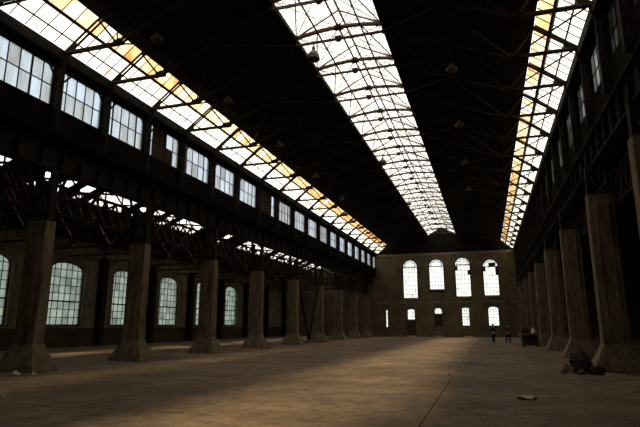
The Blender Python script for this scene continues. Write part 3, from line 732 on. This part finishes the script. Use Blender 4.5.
    for sg in (-1, 1):
        MB().lathe((hz.x + sg * .03 * s, hz.y - .113 * s, 1.645 * s), [(.001, -.010), (.011, -.004), (.011, .004), (.001, .010)], 8).build('eye', 'hair', ob)
        MB().frustum((hz.x + sg * .082 * s, hz.y - .02 * s), .01, .02, 1.60 * s, .012, .025, 1.655 * s, .004).build('ear', 'skin', ob)
        fx, fy, _, _ = stance[sg]
        sh = MB(); sh.frustum((hz.x + fx * s, hz.y + (fy - .07) * s), .05 * s, .14 * s, 0.0, .05 * s, .14 * s, .03 * s, .02 * s); sh.frustum((hz.x + fx * s, hz.y + (fy - .07) * s), .05 * s, .14 * s, .03 * s, .038 * s, .10 * s, .09 * s, .02 * s)
        sh.build('shoe', 'black_cloth', R)
    MB().frustum((hz.x, hz.y - .112 * s), .022, .008, 1.557 * s, .022, .008, 1.566 * s, .003).build('mouth', 'plum_cloth', ob)
    R.rotation_euler = (0, 0, rz)
    return R
person(0.42, 52.7, 2.6, 1.74, {-1: (-.09, 0, -.09, -.02), 1: (.10, -.05, .10, -.05)}, {-1: ((-.25, .03, 1.14), (-.26, -.03, .90)), 1: ((.25, .03, 1.14), (.26, -.04, .90))},
       'black_cloth', 'black_cloth', 'person all in black standing in front of the lower right window')
person(1.70, 53.0, 0.5, 1.72, {-1: (-.19, .05, -.14, 0), 1: (.20, -.12, .15, -.10)}, {-1: ((-.27, .04, 1.15), (-.24, -.10, .93)), 1: ((.28, .0, 1.17), (.12, -.22, 1.08))},
       'plum_cloth', 'jeans', 'person in plum top and dark trousers with legs apart, right of the other')

# ------------------------------------------------------------------ heaps, bench and litter
def blob(name, c, r, mat, seed, parent=None, rough=.25, flat=0.0):
    rnd = random.Random(seed); bm = bmesh.new(); bmesh.ops.create_icosphere(bm, subdivisions=3, radius=1.0)
    ph = [(Vector((rnd.uniform(-1, 1), rnd.uniform(-1, 1), rnd.uniform(-1, 1))).normalized(), rnd.uniform(2, 6 if not flat else 9), rnd.uniform(0, 6)) for _ in range(9 if not flat else 14)]
    for v in bm.verts:
        n = v.co.normalized(); d = 1 + sum(math.sin(n.dot(a) * f + p) for a, f, p in ph) * rough / 5
        v.co = Vector((n.x * r[0] * d, n.y * r[1] * d, max(n.z * r[2] * d, -r[2] * .55)))
    zmin = min(v.co.z for v in bm.verts)
    for v in bm.verts: v.co.z -= zmin
    me = bpy.data.meshes.new(name); bm.to_mesh(me); bm.free(); me.materials.append(M[mat])
    for p in me.polygons: p.use_smooth = not flat
    return link(name, me, c, parent)
tag(blob('plastic_heap', (3.06, 21.15, 0), (.36, .32, .44), 'tarp', 3, rough=.34, flat=1), 'black crumpled plastic heap at foot of the near right column', 'heap')
tag(blob('plastic_heap', (3.42, 20.28, 0), (.22, .16, .2), 'tarp', 4, rough=.32, flat=1), 'low black plastic bundle right of the larger heap', 'heap')
tag(blob('sack', (2.58, 20.6, 0), (.22, .22, .20), 'sack', 5, rough=.35), 'small brown sack lying left of the black plastic heap', 'sack')
for k, (x, y, r, lab) in enumerate(((2.62, 20.25, .07, 'small pale rubble chunk in front of the brown sack'), (2.95, 20.2, .10, 'dark lump of rubble before the plastic heap'))):
    tag(blob('rubble_chunk', (x, y, 0), (r * 1.4, r, r), 'stone' if k == 0 else 'concrete', 20 + k, rough=.5), lab, 'rubble')
for k, (x, y, r, lab) in enumerate(((-15.2, 14.2, .10, 'pale rubble chunk before the nearest left column base'), (-14.7, 14.45, .06, 'tiny rubble crumb near the nearest left column base'), (-1.35, 18.7, .05, 'small pale crumb of rubble lying alone on open floor'), (-10.9, 9.9, .05, 'dark crumb of rubble at lower left of the floor'))):
    tag(blob('rubble_chunk', (x, y, 0), (r * 1.5, r, r), 'paper', 40 + k, rough=.5), lab, 'rubble')
# paper scrap
bm = bmesh.new(); bmesh.ops.create_grid(bm, x_segments=8, y_segments=6, size=0.5)
for v in bm.verts:
    x, y = v.co.x, v.co.y
    v.co = Vector((x * .42 + .03 * math.sin(y * 9), y * .30 + .02 * math.sin(x * 8), .035 + .025 * math.sin(x * 7 + y * 4) + .02 * math.cos(y * 11)))
ext = bmesh.ops.solidify(bm, geom=bm.faces[:], thickness=0.004); bmesh.ops.recalc_face_normals(bm, faces=bm.faces)
me = bpy.data.meshes.new('paper_scrap'); bm.to_mesh(me); bm.free(); me.materials.append(M['paper'])
zmin = min(v.co.z for v in me.vertices)
for v in me.vertices: v.co.z -= zmin
tag(link('paper_scrap', me, (0.72, 13.25, 0)), 'crumpled pale paper scrap alone on the floor at lower right', 'paper')
# bench with bags near the right columns
bx, by = 3.0, 43.7
wbn = empty('workbench', (bx, by, 0), 'dark heavy workbench beside the right columns in the distance', 'workbench')
MB().box(bx - .62, bx + .62, by - .45, by + .45, .92, 1.02).build('bench_top', 'concrete', wbn)
for sx in (-.52, .52):
    for sy in (-.36, .36): MB().box(bx + sx - .06, bx + sx + .06, by + sy - .06, by + sy + .06, 0, .92).build('leg', 'wood', wbn)
MB().box(bx - .45, bx + .45, by - .34, by + .34, .12, .2).build('shelf', 'wood', wbn)
MB().box(bx - .46, bx + .46, by + .30, by + .34, .2, .92).build('back_panel', 'wood', wbn)
tag(blob('sack', (bx - .26, by + .05, 1.02), (.27, .26, .30), 'tarp', 8, rough=.4), 'dark filled sack on top of the distant workbench', 'sack')
tag(blob('plastic_bag', (bx + .25, by - .05, 1.02), (.13, .13, .24), 'white_bag', 11, rough=.5), 'white plastic bag standing on the distant workbench', 'bag')
